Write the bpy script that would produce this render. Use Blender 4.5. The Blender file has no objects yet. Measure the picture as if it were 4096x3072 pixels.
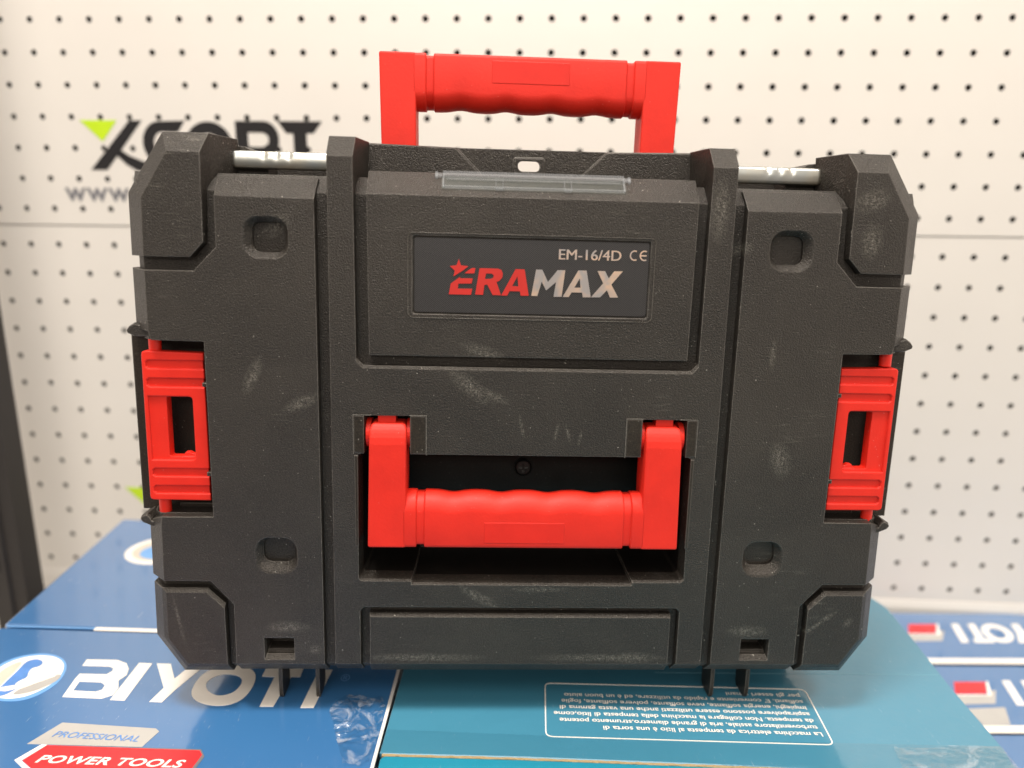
import bpy, math, random
from mathutils import Vector, Matrix, noise
from mathutils.geometry import tessellate_polygon

# ------------------------------------------------------------------ scene
sc = bpy.context.scene
COL = sc.collection
MM = 0.001

# ------------------------------------------------------------------ camera
cam_d = bpy.data.cameras.new("camera"); cam = bpy.data.objects.new("camera", cam_d); COL.objects.link(cam)
cam_d.sensor_width = 36.0; cam_d.sensor_fit = 'HORIZONTAL'; cam_d.lens = 36.0*3013.34/4096.0
cam_d.clip_start = 0.01; cam_d.clip_end = 50
R_ = Vector((0.99882931, -0.04070085, 0.02614277)); D_ = Vector((0.01776431, -0.19405261, -0.98083027)); F_ = Vector((0.0449937, 0.98014643, -0.19310241))
m = Matrix(((R_.x, -D_.x, -F_.x), (R_.y, -D_.y, -F_.y), (R_.z, -D_.z, -F_.z))).to_4x4()
m.translation = Vector((-0.02861452, -0.42044356, 0.1258654))
cam.matrix_world = m
cam_d.dof.use_dof = True; cam_d.dof.focus_distance = 0.446; cam_d.dof.aperture_fstop = 3.4
sc.camera = cam

# ------------------------------------------------------------------ world, lamps, exposure
w = bpy.data.worlds.new("World"); sc.world = w; w.use_nodes = True
wnt = w.node_tree; bg = wnt.nodes["Background"]; bg.inputs[0].default_value = (1.0, 0.885, 0.78, 1)
# shop surroundings: bright to the sides and above, darker behind the camera where the photographer stands
_tc = wnt.nodes.new('ShaderNodeTexCoord'); _dp = wnt.nodes.new('ShaderNodeVectorMath'); _dp.operation = 'DOT_PRODUCT'; _dp.inputs[1].default_value = (-.30, -.93, -.21)
_mr = wnt.nodes.new('ShaderNodeMapRange'); _mr.interpolation_type = 'SMOOTHSTEP'
for _i, _v in ((1, .62), (2, .97), (3, .64), (4, .10)): _mr.inputs[_i].default_value = _v
wnt.links.new(_tc.outputs['Generated'], _dp.inputs[0]); wnt.links.new(_dp.outputs['Value'], _mr.inputs[0]); _sx = wnt.nodes.new('ShaderNodeSeparateXYZ'); wnt.links.new(_tc.outputs['Generated'], _sx.inputs[0])
_ab = wnt.nodes.new('ShaderNodeMath'); _ab.operation = 'ABSOLUTE'; wnt.links.new(_sx.outputs[0], _ab.inputs[0])
_m2 = wnt.nodes.new('ShaderNodeMapRange'); _m2.interpolation_type = 'SMOOTHSTEP'
for _i, _v in ((1, .50), (2, .92), (3, .88), (4, 2.1)): _m2.inputs[_i].default_value = _v
wnt.links.new(_ab.outputs[0], _m2.inputs[0])
_mu = wnt.nodes.new('ShaderNodeMath'); _mu.operation = 'MULTIPLY'
wnt.links.new(_mr.outputs[0], _mu.inputs[0]); wnt.links.new(_m2.outputs[0], _mu.inputs[1]); wnt.links.new(_mu.outputs[0], bg.inputs[1])
def area(name, loc, target, sx, sy, power, col=(1, .95, .885)):
    l = bpy.data.lights.new(name, 'AREA'); l.shape = 'RECTANGLE'; l.size = sx; l.size_y = sy; l.energy = power; l.color = col
    o = bpy.data.objects.new(name, l); COL.objects.link(o); o.location = loc
    o.rotation_euler = (Vector(target)-Vector(loc)).to_track_quat('-Z', 'Y').to_euler()
    return o
area("ceiling_lamp", (-0.30, -0.42, 1.75), (-0.05, 0.0, 0.0), 0.42, 0.26, 37)
area("ceiling_lamp_right", (0.9, -0.65, 1.7), (0.1, 0.05, 0.0), 0.5, 0.3, 15)
area("aisle_lamp", (-0.2, -1.7, 1.9), (0.0, 0.1, 0.1), 1.8, 0.6, 15)
area("aisle_lamp_far", (-0.6, -6.2, 2.3), (0.0, 0.1, 0.2), 4.0, 0.8, 110)
area("wall_lamp", (0.1, -0.25, 1.9), (0.05, 0.40, 0.0), 2.4, 0.12, 7)
sc.view_settings.view_transform = 'Standard'; sc.view_settings.look = 'None'
sc.view_settings.exposure = 0.0; sc.view_settings.gamma = 1.0
try: sc.view_settings.use_curve_mapping = False
except Exception: pass

# ------------------------------------------------------------------ materials
def newmat(name):
    mt = bpy.data.materials.new(name); mt.use_nodes = True
    return mt, mt.node_tree, mt.node_tree.nodes["Principled BSDF"]
def nd(nt, t, **kw):
    n = nt.nodes.new(t)
    for k, v in kw.items(): setattr(n, k, v)
    return n
def coord(nt): return nd(nt, 'ShaderNodeTexCoord').outputs['Object']
def noise_n(nt, co, scale, detail=3, rough=.5, dist=0):
    n = nd(nt, 'ShaderNodeTexNoise'); n.inputs['Scale'].default_value = scale; n.inputs['Detail'].default_value = detail
    n.inputs['Roughness'].default_value = rough; n.inputs['Distortion'].default_value = dist
    nt.links.new(co, n.inputs['Vector']); return n.outputs['Fac']
def ramp(nt, fac, a, b, ca=(0, 0, 0, 1), cb=(1, 1, 1, 1)):
    r = nd(nt, 'ShaderNodeValToRGB'); e = r.color_ramp.elements
    e[0].position = a; e[1].position = b; e[0].color = ca; e[1].color = cb
    nt.links.new(fac, r.inputs[0]); return r.outputs[0]
def math_n(nt, op, a, b):
    n = nd(nt, 'ShaderNodeMath', operation=op)
    for i, v in enumerate((a, b)):
        if isinstance(v, (int, float)): n.inputs[i].default_value = v
        else: nt.links.new(v, n.inputs[i])
    return n.outputs[0]
def mixc(nt, fac, a, b):
    n = nd(nt, 'ShaderNodeMix', data_type='RGBA')
    if isinstance(fac, (int, float)): n.inputs[0].default_value = fac
    else: nt.links.new(fac, n.inputs[0])
    for i, v in ((6, a), (7, b)):
        if isinstance(v, tuple): n.inputs[i].default_value = (*v[:3], 1)
        else: nt.links.new(v, n.inputs[i])
    return n.outputs[2]
def bevel_bump(nt, p, height, strength, dist, radius):
    bv = nd(nt, 'ShaderNodeBevel', samples=4); bv.inputs['Radius'].default_value = radius
    src = bv.outputs[0]
    if height is not None:
        b = nd(nt, 'ShaderNodeBump'); b.inputs['Strength'].default_value = strength; b.inputs['Distance'].default_value = dist
        nt.links.new(height, b.inputs['Height']); nt.links.new(src, b.inputs['Normal']); src = b.outputs[0]
    nt.links.new(src, p.inputs['Normal'])

SCUFFS = [(-24, 60, 12, 3.2, -20), (-33, 41, 13, 4.0, -38), (-20, 36, 8, 2.2, -25), (-3, 18, .9, 6, 12), (17, 15, .9, 5, -12), (24, 14, .8, 5, 14), (31, 12, .8, 4, -10),
          (-155, 45, 3, 9, -25), (-128, 30, 9, 3, 25), (-26, -88, 11, 2.6, -30), (10, -83, 13, 1.5, 0), (183, -106, 1.2, 13, -52), (189, -101, 1.6, 5, -52), (203, -104, 2, 3, -40), (-204, -104, .9, 14, 10),
          (-124, -123, 3, 2.4, 0), (-140, -108, 10, 3, 0), (140, -110, 10, 3, 0), (140, 62, 1.6, 7, 0), (117, 122, 5, 3, 10), (103, 142, 4, 14, 0), (-140, 128, 8, 4, 40), (-60, -128, 30, 2.2, 0), (50, -128, 34, 2.0, 0), (188, 150, 8, 5, 20), (150, 0, 5, 9, 15), (70, -128, 12, 3, 0), (190, 128, 5, 8, 0)]
def scuff_mask(nt, co, fine):
    """rub marks of their own shape on the moulded front, each an elongated soft patch broken up by the grain"""
    tot = None
    for k, (x, z, rx, rz, a) in enumerate(SCUFFS):
        mp = nd(nt, 'ShaderNodeMapping', vector_type='TEXTURE')
        mp.inputs['Location'].default_value = (x*MM, 0, z*MM); mp.inputs['Rotation'].default_value = (0, -math.radians(a), 0); mp.inputs['Scale'].default_value = (rx*MM*1.5, .03, rz*MM*1.5)
        nt.links.new(co, mp.inputs[0])
        g = nd(nt, 'ShaderNodeTexGradient', gradient_type='SPHERICAL'); nt.links.new(mp.outputs[0], g.inputs[0])
        tot = g.outputs['Fac'] if tot is None else math_n(nt, 'MAXIMUM', tot, g.outputs['Fac'])
    return tot
def black_plastic(name, base, grain, rough, dust=1.0, radius=.0010, scuffs=False, gscale=1000, edge=.62):
    mt, nt, p = newmat(name); co = coord(nt)
    big = noise_n(nt, co, 13, 5, .65, .5)
    mid = noise_n(nt, co, 60, 4, .6)
    fine = noise_n(nt, co, gscale, 3, .62)
    fine2 = noise_n(nt, co, 1300, 1, .5)
    speck = ramp(nt, noise_n(nt, co, 720, 1, .4), .745, .775)
    speck = math_n(nt, 'MULTIPLY', speck, ramp(nt, mid, .40, .58))
    mp = nd(nt, 'ShaderNodeMapping'); mp.inputs['Rotation'].default_value = (0, .6, 0); mp.inputs['Scale'].default_value = (60, 200, 500)
    nt.links.new(co, mp.inputs[0])
    st = noise_n(nt, mp.outputs[0], 1.0, 5, .7)
    s1 = math_n(nt, 'MULTIPLY', ramp(nt, st, .54, .72), ramp(nt, noise_n(nt, co, 20, 3, .6, .8), .58, .68))
    if scuffs:
        s2 = math_n(nt, 'MULTIPLY', ramp(nt, scuff_mask(nt, co, fine), .02, .75), ramp(nt, noise_n(nt, co, 480, 5, .85), .44, .60))
        s1 = math_n(nt, 'MAXIMUM', math_n(nt, 'MULTIPLY', s1, .6), s2)
    s1 = math_n(nt, 'MULTIPLY', s1, ramp(nt, fine2, .34, .56))
    hz = math_n(nt, 'MULTIPLY', ramp(nt, big, .40, .68), .55*min(1, dust))
    gr = ramp(nt, fine, .40, .66)
    c = mixc(nt, gr, (base[0]*.55, base[1]*.55, base[2]*.55), (base[0]*1.7, base[1]*1.66, base[2]*1.6))
    c = mixc(nt, hz, c, (base[0]*1.9, base[1]*1.85, base[2]*1.75))
    c = mixc(nt, math_n(nt, 'MULTIPLY', s1, .44*dust), c, (.36, .33, .27))
    c = mixc(nt, math_n(nt, 'MULTIPLY', speck, .60*dust), c, (.55, .51, .44))
    # edge highlights painted into the colour, broken up like rubbed wear
    ge = nd(nt, 'ShaderNodeNewGeometry'); bv = nd(nt, 'ShaderNodeBevel', samples=4); bv.inputs['Radius'].default_value = .0009
    dp = nd(nt, 'ShaderNodeVectorMath', operation='DOT_PRODUCT'); nt.links.new(ge.outputs['True Normal'], dp.inputs[0]); nt.links.new(bv.outputs[0], dp.inputs[1])
    ed = ramp(nt, math_n(nt, 'SUBTRACT', 1.0, dp.outputs['Value']), .015, .22)
    ed = math_n(nt, 'MULTIPLY', ed, ramp(nt, mid, .22, .50))
    c = mixc(nt, math_n(nt, 'MULTIPLY', ed, edge), c, (.34, .31, .27))
    nt.links.new(c, p.inputs['Base Color'])
    r = nd(nt, 'ShaderNodeMapRange'); nt.links.new(mid, r.inputs[0]); r.inputs[3].default_value = rough-.08; r.inputs[4].default_value = rough+.10
    nt.links.new(r.outputs[0], p.inputs['Roughness'])
    p.inputs['Specular IOR Level'].default_value = .42; p.inputs['Specular Tint'].default_value = (1, .93, .86, 1)
    h = math_n(nt, 'ADD', fine, math_n(nt, 'MULTIPLY', fine2, .5))
    bevel_bump(nt, p, h, grain, .0010, radius)
    return mt
M = {}
M['case'] = black_plastic('case_plastic', (.0205, .0176, .0148), .72, .37, 1.0, .0011, True)
M['smooth'] = black_plastic('smooth_plastic', (.021, .017, .0132), .12, .38, .8)
M['flash'] = black_plastic('moulding_flash', (.10, .095, .085), .05, .45, .5, .0002)
M['dark'] = black_plastic('recess_shade_plastic', (.006, .0052, .0045), .05, .42, .12)  # near-black base paints the handle recess's shade into the colour
def red(name, base, rough, bump):
    mt, nt, p = newmat(name); co = coord(nt)
    n1 = noise_n(nt, co, 55, 4, .6); c = mixc(nt, ramp(nt, n1, .35, .7), base, (base[0]*.90, base[1]*.85, base[2]*.85))
    n2 = noise_n(nt, co, 1000, 1, .4); c = mixc(nt, math_n(nt, 'MULTIPLY', ramp(nt, n2, .76, .80), .25), c, (.8, .5, .45))
    nt.links.new(c, p.inputs['Base Color']); p.inputs['Roughness'].default_value = rough
    p.inputs['Specular IOR Level'].default_value = .36; p.inputs['Subsurface Weight'].default_value = .06; p.inputs['Subsurface Radius'].default_value = (1, .2, .1); p.inputs['Subsurface Scale'].default_value = .002
    bevel_bump(nt, p, noise_n(nt, co, 700, 2, .5), bump, .0003, .0009)
    return mt
M['red'] = red('red_plastic', (.74, .022, .009), .55, .25)
M['redlabel'] = red('red_plastic_panel', (.71, .019, .008), .53, .04)
M['redlatch'] = red('red_latch_plastic', (.74, .022, .0095), .48, .15)
mt, nt, p = newmat('zinc'); co = coord(nt); M['zinc'] = mt
nt.links.new(mixc(nt, ramp(nt, noise_n(nt, co, 45, 4), .35, .65), (.50, .55, .57), (.66, .62, .52)), p.inputs['Base Color'])
p.inputs['Metallic'].default_value = 1; p.inputs['Roughness'].default_value = .33
bevel_bump(nt, p, noise_n(nt, co, 260, 3), .15, .0004, .0004)
# name plate: black foil with fine diagonal silver lines
mt, nt, p = newmat('plate_foil'); co = coord(nt); M['plate'] = mt
mp = nd(nt, 'ShaderNodeMapping'); mp.inputs['Rotation'].default_value = (0, math.radians(40), 0); nt.links.new(co, mp.inputs[0])
wv = nd(nt, 'ShaderNodeTexWave', wave_type='BANDS', bands_direction='Z'); wv.inputs['Scale'].default_value = 370; wv.inputs['Distortion'].default_value = 0
nt.links.new(mp.outputs[0], wv.inputs['Vector'])
ln = ramp(nt, wv.outputs['Fac'], .55, .9)
nt.links.new(mixc(nt, ln, (.009, .008, .0085), (.075, .068, .064)), p.inputs['Base Color']); p.inputs['Roughness'].default_value = .38
def simple(name, col, rough=.5, metal=0, bump=None, var=.12, vs=40, radius=0):
    mt, nt, p = newmat(name); co = coord(nt)
    n = noise_n(nt, co, vs, 4, .6)
    nt.links.new(mixc(nt, n, tuple(c*(1-var) for c in col), tuple(min(1, c*(1+var)) for c in col)), p.inputs['Base Color'])
    p.inputs['Roughness'].default_value = rough; p.inputs['Metallic'].default_value = metal
    if bump:
        b = nd(nt, 'ShaderNodeBump'); b.inputs['Strength'].default_value = bump[1]; b.inputs['Distance'].default_value = bump[2]
        nt.links.new(noise_n(nt, co, bump[0], 3), b.inputs['Height']); nt.links.new(b.outputs[0], p.inputs['Normal'])
    return mt
M['foilred'] = simple('red_foil', (.52, .025, .018), .38)
mt, nt, p = newmat('reflection_tint_foil'); co = coord(nt); M['foil'] = mt
nt.links.new(mixc(nt, ramp(nt, noise_n(nt, co, 62, 2, .5, 1.0), .40, .60), (.62, .56, .53), (.97, .70, .52)), p.inputs['Base Color']); p.inputs['Metallic'].default_value = .72; p.inputs['Roughness'].default_value = .30  # grey and copper reflections painted into the foil's base colour by noise
M['screw'] = simple('screw_steel', (.10, .095, .09), .35, 1)
M['wall'] = simple('painted_steel', (.675, .63, .57), .30, 0, (9, .10, .01), .035, 6)
M['bed'] = simple('dusty_slot_bed', (.040, .036, .026), .6, 0, (300, .3, .001), .8, 260)
M['back'] = simple('dark_backing', (.022, .018, .016), .8)
M['logoblack'] = simple('black_vinyl', (.009, .007, .007), .9)
M['green'] = simple('green_vinyl', (.47, .66, .012), .45)
M['greyvinyl'] = simple('grey_vinyl', (.16, .155, .165), .6)
M['post'] = simple('dark_brown_steel', (.020, .016, .014), .55)
M['hole'] = simple('slot_shadow', (.006, .005, .005), .7)
M['cardedge'] = simple('corrugated_edge', (.42, .30, .15), .85, 0, (900, .6, .001), .35, 500)
M['cardinner'] = simple('kraft_card', (.40, .29, .17), .85)
M['white'] = simple('white_print', (.86, .80, .72), .34, 0, (60, .08, .003), .03)
M['shelf'] = simple('shelf_white', (.60, .56, .50), .5)
M['printgrey'] = simple('grey_print', (.50, .48, .45), .25, .2)
M['printred'] = simple('red_print', (.66, .030, .035), .28)
M['printshadow'] = simple('dark_print', (.16, .15, .16), .3)
M['printblue'] = simple('blue_print', (.10, .24, .56), .3, 0, None, .45, 60)
M['ringblue'] = simple('pale_blue_print', (.16, .36, .68), .3)
M['sandprint'] = simple('sand_print', (.60, .52, .43), .3)
M['ringteal'] = simple('pale_teal_crease', (.16, .34, .42), .4)
M['palefilm'] = simple('white_card_edge', (.72, .69, .65), .6)
def carton_mat(name, c1, c2, rough, scr, bump=(26, .16, .006), coat=.5, ior=1.85):
    mt, nt, p = newmat(name); co = coord(nt)
    c = mixc(nt, ramp(nt, noise_n(nt, co, 5, 3), .3, .7), c1, c2)
    mp = nd(nt, 'ShaderNodeMapping'); mp.inputs['Rotation'].default_value = (0, 0, -.5); mp.inputs['Scale'].default_value = (900, 130, 300)
    nt.links.new(co, mp.inputs[0]); s = noise_n(nt, mp.outputs[0], 1, 3, .6)
    s = math_n(nt, 'MULTIPLY', ramp(nt, s, .66, .76), ramp(nt, noise_n(nt, co, 30, 3), .48, .62))
    c = mixc(nt, math_n(nt, 'MULTIPLY', s, scr), c, (.62, .66, .70))
    nt.links.new(c, p.inputs['Base Color']); p.inputs['Roughness'].default_value = rough
    p.inputs['Coat Weight'].default_value = coat; p.inputs['Coat Roughness'].default_value = .10; p.inputs['Coat IOR'].default_value = ior
    b = nd(nt, 'ShaderNodeBump'); b.inputs['Strength'].default_value = bump[1]; b.inputs['Distance'].default_value = bump[2]
    nt.links.new(noise_n(nt, co, bump[0], 4, .55), b.inputs['Height']); nt.links.new(b.outputs[0], p.inputs['Normal'])
    nt.links.new(b.outputs[0], p.inputs['Coat Normal'])
    return mt
M['blue'] = carton_mat('blue_carton_print', (.040, .150, .36), (.048, .180, .40), .30, .75, (14, .07, .004), 1.0, 2.3)
M['teal'] = carton_mat('teal_carton_print', (.050, .215, .315), (.060, .240, .350), .36, .30, coat=.7)
M['tealdeep'] = carton_mat('teal_carton_print_deep', (.008, .19, .34), (.010, .20, .34), .36, .2, coat=.35)
M['tealbright'] = carton_mat('teal_flap_print', (.016, .25, .36), (.02, .28, .40), .36, .3, coat=.35)
def clear(name, alpha, rough=.08, white=0, crease=True):
    mt, nt, p = newmat(name); nt.nodes.remove(p); co = coord(nt)
    out = [n for n in nt.nodes if n.type == 'OUTPUT_MATERIAL'][0]
    t = nd(nt, 'ShaderNodeBsdfTransparent'); t.inputs[0].default_value = (.96, .97, .97, 1)
    g = nd(nt, 'ShaderNodeBsdfGlossy'); g.inputs['Roughness'].default_value = rough
    lw = nd(nt, 'ShaderNodeLayerWeight'); fr = nd(nt, 'ShaderNodeMath', operation='POWER'); nt.links.new(lw.outputs['Facing'], fr.inputs[0]); fr.inputs[1].default_value = 3.0
    mx = nd(nt, 'ShaderNodeMixShader'); f = math_n(nt, 'ADD', math_n(nt, 'MULTIPLY', fr.outputs[0], .6), alpha)
    nt.links.new(f, mx.inputs[0]); nt.links.new(t.outputs[0], mx.inputs[1]); nt.links.new(g.outputs[0], mx.inputs[2])
    if white:
        df = nd(nt, 'ShaderNodeBsdfDiffuse'); df.inputs[0].default_value = (.75, .76, .78, 1)
        wr = noise_n(nt, co, 70, 5, .7, 1.5)
        m2 = nd(nt, 'ShaderNodeMixShader')
        if crease: nt.links.new(math_n(nt, 'MULTIPLY', ramp(nt, wr, .48, .72), white), m2.inputs[0])
        else: m2.inputs[0].default_value = white
        nt.links.new(mx.outputs[0], m2.inputs[1]); nt.links.new(df.outputs[0], m2.inputs[2]); mx = m2
    nt.links.new(mx.outputs[0], out.inputs[0]); return mt
M['clear'] = clear('clear_plastic', .02)
M['holder'] = clear('clear_holder_edge', .04, .10, .08, False)
M['film'] = clear('wrinkled_clear_film', .05, .16, .40)
M['filmteal'] = clear('smooth_clear_film', .04, .14, .30)
M['tape'] = clear('clear_tape', .02, .10)

# ------------------------------------------------------------------ mesh helpers (all plan measures in mm)
class MB:
    def __init__(s): s.v = []; s.f = []
    def add(s, vs, fs):
        b = len(s.v); s.v += [tuple(v) for v in vs]; s.f += [tuple(b+i for i in f) for f in fs]
    def box(s, x0, x1, y0, y1, z0, z1):
        s.add([(x, y, z) for x in (x0, x1) for y in (y0, y1) for z in (z0, z1)],
              [(0, 1, 3, 2), (4, 6, 7, 5), (0, 4, 5, 1), (2, 3, 7, 6), (0, 2, 6, 4), (1, 5, 7, 3)])
    def poly(s, outer, holes, fn):
        loops = [[Vector((a, b, 0)) for a, b in l] for l in [outer]+holes]
        flat = [p for l in loops for p in l]
        s.add([fn(p.x, p.y) for p in flat], [t for t in tessellate_polygon(loops)])
    def strip(s, a, b):
        n = len(a); s.add(a+b, [(i, (i+1) % n, n+(i+1) % n, n+i) for i in range(n)])
    def build(s, name, mat, parent=None, smooth=False, T=None):
        me = bpy.data.meshes.new(name)
        vs = [Vector(v)*MM for v in s.v]
        if T: vs = [T @ v for v in vs]
        me.from_pydata(vs, [], s.f); me.validate(); me.update()
        import bmesh
        bm = bmesh.new(); bm.from_mesh(me); bmesh.ops.remove_doubles(bm, verts=bm.verts, dist=1e-6)
        bmesh.ops.recalc_face_normals(bm, faces=bm.faces); bm.to_mesh(me); bm.free()
        if smooth: me.shade_smooth()
        me.materials.append(M[mat] if isinstance(mat, str) else mat)
        o = bpy.data.objects.new(name, me); COL.objects.link(o)
        if parent: attach(o, parent)
        return o
def attach(o, parent):
    """keep o's own coordinates as world coordinates; meshes sit at the origin, empties at their location"""
    base = Vector(parent.location) if parent.type == 'EMPTY' else Vector((0, 0, 0))
    o.parent = parent; o.matrix_parent_inverse = Matrix.Translation(-base)
def tag(o, label=None, cat=None, group=None, kind=None):
    for k, v in (('label', label), ('category', cat), ('group', group), ('kind', kind)):
        if v: o[k] = v
    return o
def empty(name, loc):
    e = bpy.data.objects.new(name, None); COL.objects.link(e); e.location = Vector(loc)*MM; e.empty_display_size = .02; return e
def area2(p): return sum(p[i][0]*p[(i+1) % len(p)][1]-p[(i+1) % len(p)][0]*p[i][1] for i in range(len(p)))/2
def off(pts, wd):
    """grow a CCW outline by wd[i] on edge i (i to i+1)"""
    n = len(pts); wd = wd if isinstance(wd, (list, tuple)) else [wd]*n
    L = []
    for i in range(n):
        (x0, y0), (x1, y1) = pts[i], pts[(i+1) % n]; dx, dy = x1-x0, y1-y0; l = math.hypot(dx, dy); nx, ny = dy/l, -dx/l
        L.append(((x0+nx*wd[i], y0+ny*wd[i]), (dx/l, dy/l)))
    out = []
    for i in range(n):
        (p, d), (q, e) = L[i-1], L[i]; cr = d[0]*e[1]-d[1]*e[0]
        if abs(cr) < 1e-6: out.append(q)
        else:
            t = ((q[0]-p[0])*e[1]-(q[1]-p[1])*e[0])/cr; out.append((p[0]+d[0]*t, p[1]+d[1]*t))
    return out
def mir(pts): return [(-x, z) for x, z in reversed(pts)]
def mirw(wd):
    n = len(wd); return [wd[(n-2-i) % n] for i in range(n)]
def rrect(x0, x1, z0, z1, r, k=4):
    out = []
    for cx, cz, a in ((x1-r, z0+r, -90), (x1-r, z1-r, 0), (x0+r, z1-r, 90), (x0+r, z0+r, 180)):
        for i in range(k+1):
            t = math.radians(a+90*i/k); out.append((cx+r*math.cos(t), cz+r*math.sin(t)))
    return out
def fil(pts, rad, k=4):
    """round chosen corners; rad: dict index -> radius"""
    out = []; n = len(pts)
    for i, p in enumerate(pts):
        r = rad.get(i, 0) if isinstance(rad, dict) else rad
        if not r: out.append(p); continue
        a = Vector(pts[i-1])-Vector(p); b = Vector(pts[(i+1) % n])-Vector(p); a.normalize(); b.normalize()
        th = a.angle(b); d = r/math.tan(th/2); P0 = Vector(p)+a*d; P1 = Vector(p)+b*d
        for j in range(k+1):
            t = j/k; q = P0*(1-t)**2+Vector(p)*2*t*(1-t)+P1*t*t; out.append((q.x, q.y))
    return out
def plate(mb, loops, holes=()):
    """loops: [(pts, Y)...] front to back; holes: list of such lists (each hole's loops)"""
    for (a, ya), (b, yb) in zip(loops, loops[1:]):
        mb.strip([(x, ya, z) for x, z in a], [(x, yb, z) for x, z in b])
    hs = []
    for h in holes:
        hs.append(h[0][0])
        for (a, ya), (b, yb) in zip(h, h[1:]):
            mb.strip([(x, ya, z) for x, z in a], [(x, yb, z) for x, z in b])
    y0 = loops[0][1]
    mb.poly(loops[0][0], hs, lambda x, z: (x, y0, z))
def cap(mb, pts, Y): mb.poly(pts, [], lambda x, z: (x, Y, z))
def soft(p, n=2):
    for _ in range(n):
        p = [q for i in range(len(p)) for q in ((p[i][0]*.75+p[(i+1) % len(p)][0]*.25, p[i][1]*.75+p[(i+1) % len(p)][1]*.25), (p[i][0]*.25+p[(i+1) % len(p)][0]*.75, p[i][1]*.25+p[(i+1) % len(p)][1]*.75))]
    return p
def slab(name, pts, z0, z1, mat, parent, holes=()):
    """flat sheet lying on a horizontal surface, pts in (x,y) mm"""
    mb = MB(); mb.poly(pts, list(holes), lambda x, y: (x, y, z1))
    for l in [pts]+list(holes): mb.strip([(x, y, z0) for x, y in l], [(x, y, z1) for x, y in l])
    return mb.build(name, mat, parent)
def text_mesh(name, body, fn, mat, parent, bold=0.0, spacing=1.0, T=None, thick=None):
    """built-in font text; its box is mapped by fn(u, v, d) with u,v in 0..1"""
    cu = bpy.data.curves.new(name, 'FONT'); cu.body = body; cu.offset = bold; cu.space_character = spacing; cu.resolution_u = 4
    o = bpy.data.objects.new(name, cu); COL.objects.link(o)
    bpy.context.view_layer.update()
    me = bpy.data.meshes.new_from_object(o.evaluated_get(bpy.context.evaluated_depsgraph_get()))
    bpy.data.objects.remove(o); bpy.data.curves.remove(cu)
    xs = [v.co.x for v in me.vertices]; x0, x1 = min(xs), max(xs)
    y0, y1 = 0.0, .73
    for v in me.vertices:
        q = Vector(fn((v.co.x-x0)/(x1-x0), (v.co.y-y0)/(y1-y0)))*MM
        v.co = T @ q if T else q
    me.name = name; me.materials.append(M[mat]); ob = bpy.data.objects.new(name, me); COL.objects.link(ob); attach(ob, parent); return ob

# ================================================================== SETTING
# pegboard frame: unit = hole pitch 30 mm; u right, v down
HP = .030
WO = Vector((-0.50332333, 0.39056668, 0.3502993)); WU = Vector((0.99523985, -0.09656038, 0.01318092)); WV = Vector((0.01815041, 0.05076882, -0.99854549)); WN = Vector((0.09575075, 0.9940315, 0.05227976))
def wall_pt(u, v, d=0): return (WO+WU*HP*u+WV*HP*v+WN*d*MM)/MM     # d mm behind the face
def pegboard(u0, u1, v0, v1, ou, rows, label):
    e = empty('pegboard_panel', wall_pt((u0+u1)/2, v1)); tag(e, label, 'pegboard', 'perforated wall panels')
    mb = MB(); K = 12; r = .103
    us = [u0]; i = math.ceil(u0+.5-ou)
    cols = [k+ou for k in range(i, int(u1-.5-ou)+1)]
    # cells around every hole, plain strips round the rim
    ring = [(math.cos(2*math.pi*k/K+math.pi/K), math.sin(2*math.pi*k/K+math.pi/K)) for k in range(K)]
    def sq(cx, cv, hu, hv):
        out = []
        for c, s_ in ring:
            mx = max(abs(c), abs(s_)); out.append((cx+hu*c/mx, cv+hv*s_/mx))
        return out
    vt, vb = rows[0]-.5, rows[-1]+.5
    for cx in cols:
        for rv in rows:
            a = sq(cx, rv, .5, .5); h = [(cx+r*c, rv+r*s_) for c, s_ in ring]
            # square corners have to be kept: extend the ring points to the true corners
            cor = [(cx+.5, rv+.5), (cx-.5, rv+.5), (cx-.5, rv-.5), (cx+.5, rv-.5)]
            mb.strip([wall_pt(*p) for p in a], [wall_pt(*p) for p in h])
            for q, cc in enumerate(cor):
                idx = {0: (1, 0), 1: (4, 3), 2: (7, 6), 3: (10, 9)}[q]
                mb.add([wall_pt(*a[idx[1]]), wall_pt(*cc), wall_pt(*a[idx[0]])], [(0, 1, 2)])
            mb.strip([wall_pt(*p) for p in h], [wall_pt(*p, 1.5) for p in h])
    L, Rr = cols[0]-.5, cols[-1]+.5
    def q4(a, b, c, d): mb.add([wall_pt(a, c), wall_pt(b, c), wall_pt(b, d), wall_pt(a, d)], [(0, 1, 2, 3)])
    if vt > v0: q4(L, Rr, v0, vt)
    if v1 > vb: q4(L, Rr, vb, v1)
    # folded rims
    for va, s_ in ((v0, 1), (v1, -1)):
        mb.add([wall_pt(L, va), wall_pt(Rr, va), wall_pt(Rr, va, 16), wall_pt(L, va, 16)], [(0, 1, 2, 3)])
    mb.build('panel_sheet', 'wall', e)
    b = MB(); b.add([wall_pt(L, v0+.1, 14), wall_pt(Rr, v0+.1, 14), wall_pt(Rr, v1-.1, 14), wall_pt(L, v1-.1, 14)], [(0, 1, 2, 3)])
    b.build('backing_board', 'back', e)
    return e
peg_up = pegboard(-6, 42, -4.5, 7.54, 0, list(range(-4, 8)), 'upper cream perforated wall panel carrying the big black lettering')
peg_lo = pegboard(-6, 42, 7.585, 20.66, -.03, [r_+.223 for r_ in range(8, 21)], 'lower cream perforated wall panel below the horizontal seam')
mb = MB(); mb.add([wall_pt(-9, -8, 20), wall_pt(45, -8, 20), wall_pt(45, 30, 20), wall_pt(-9, 30, 20)], [(0, 1, 2, 3)])
tag(mb.build('wall', 'wall'), kind='structure')
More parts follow.
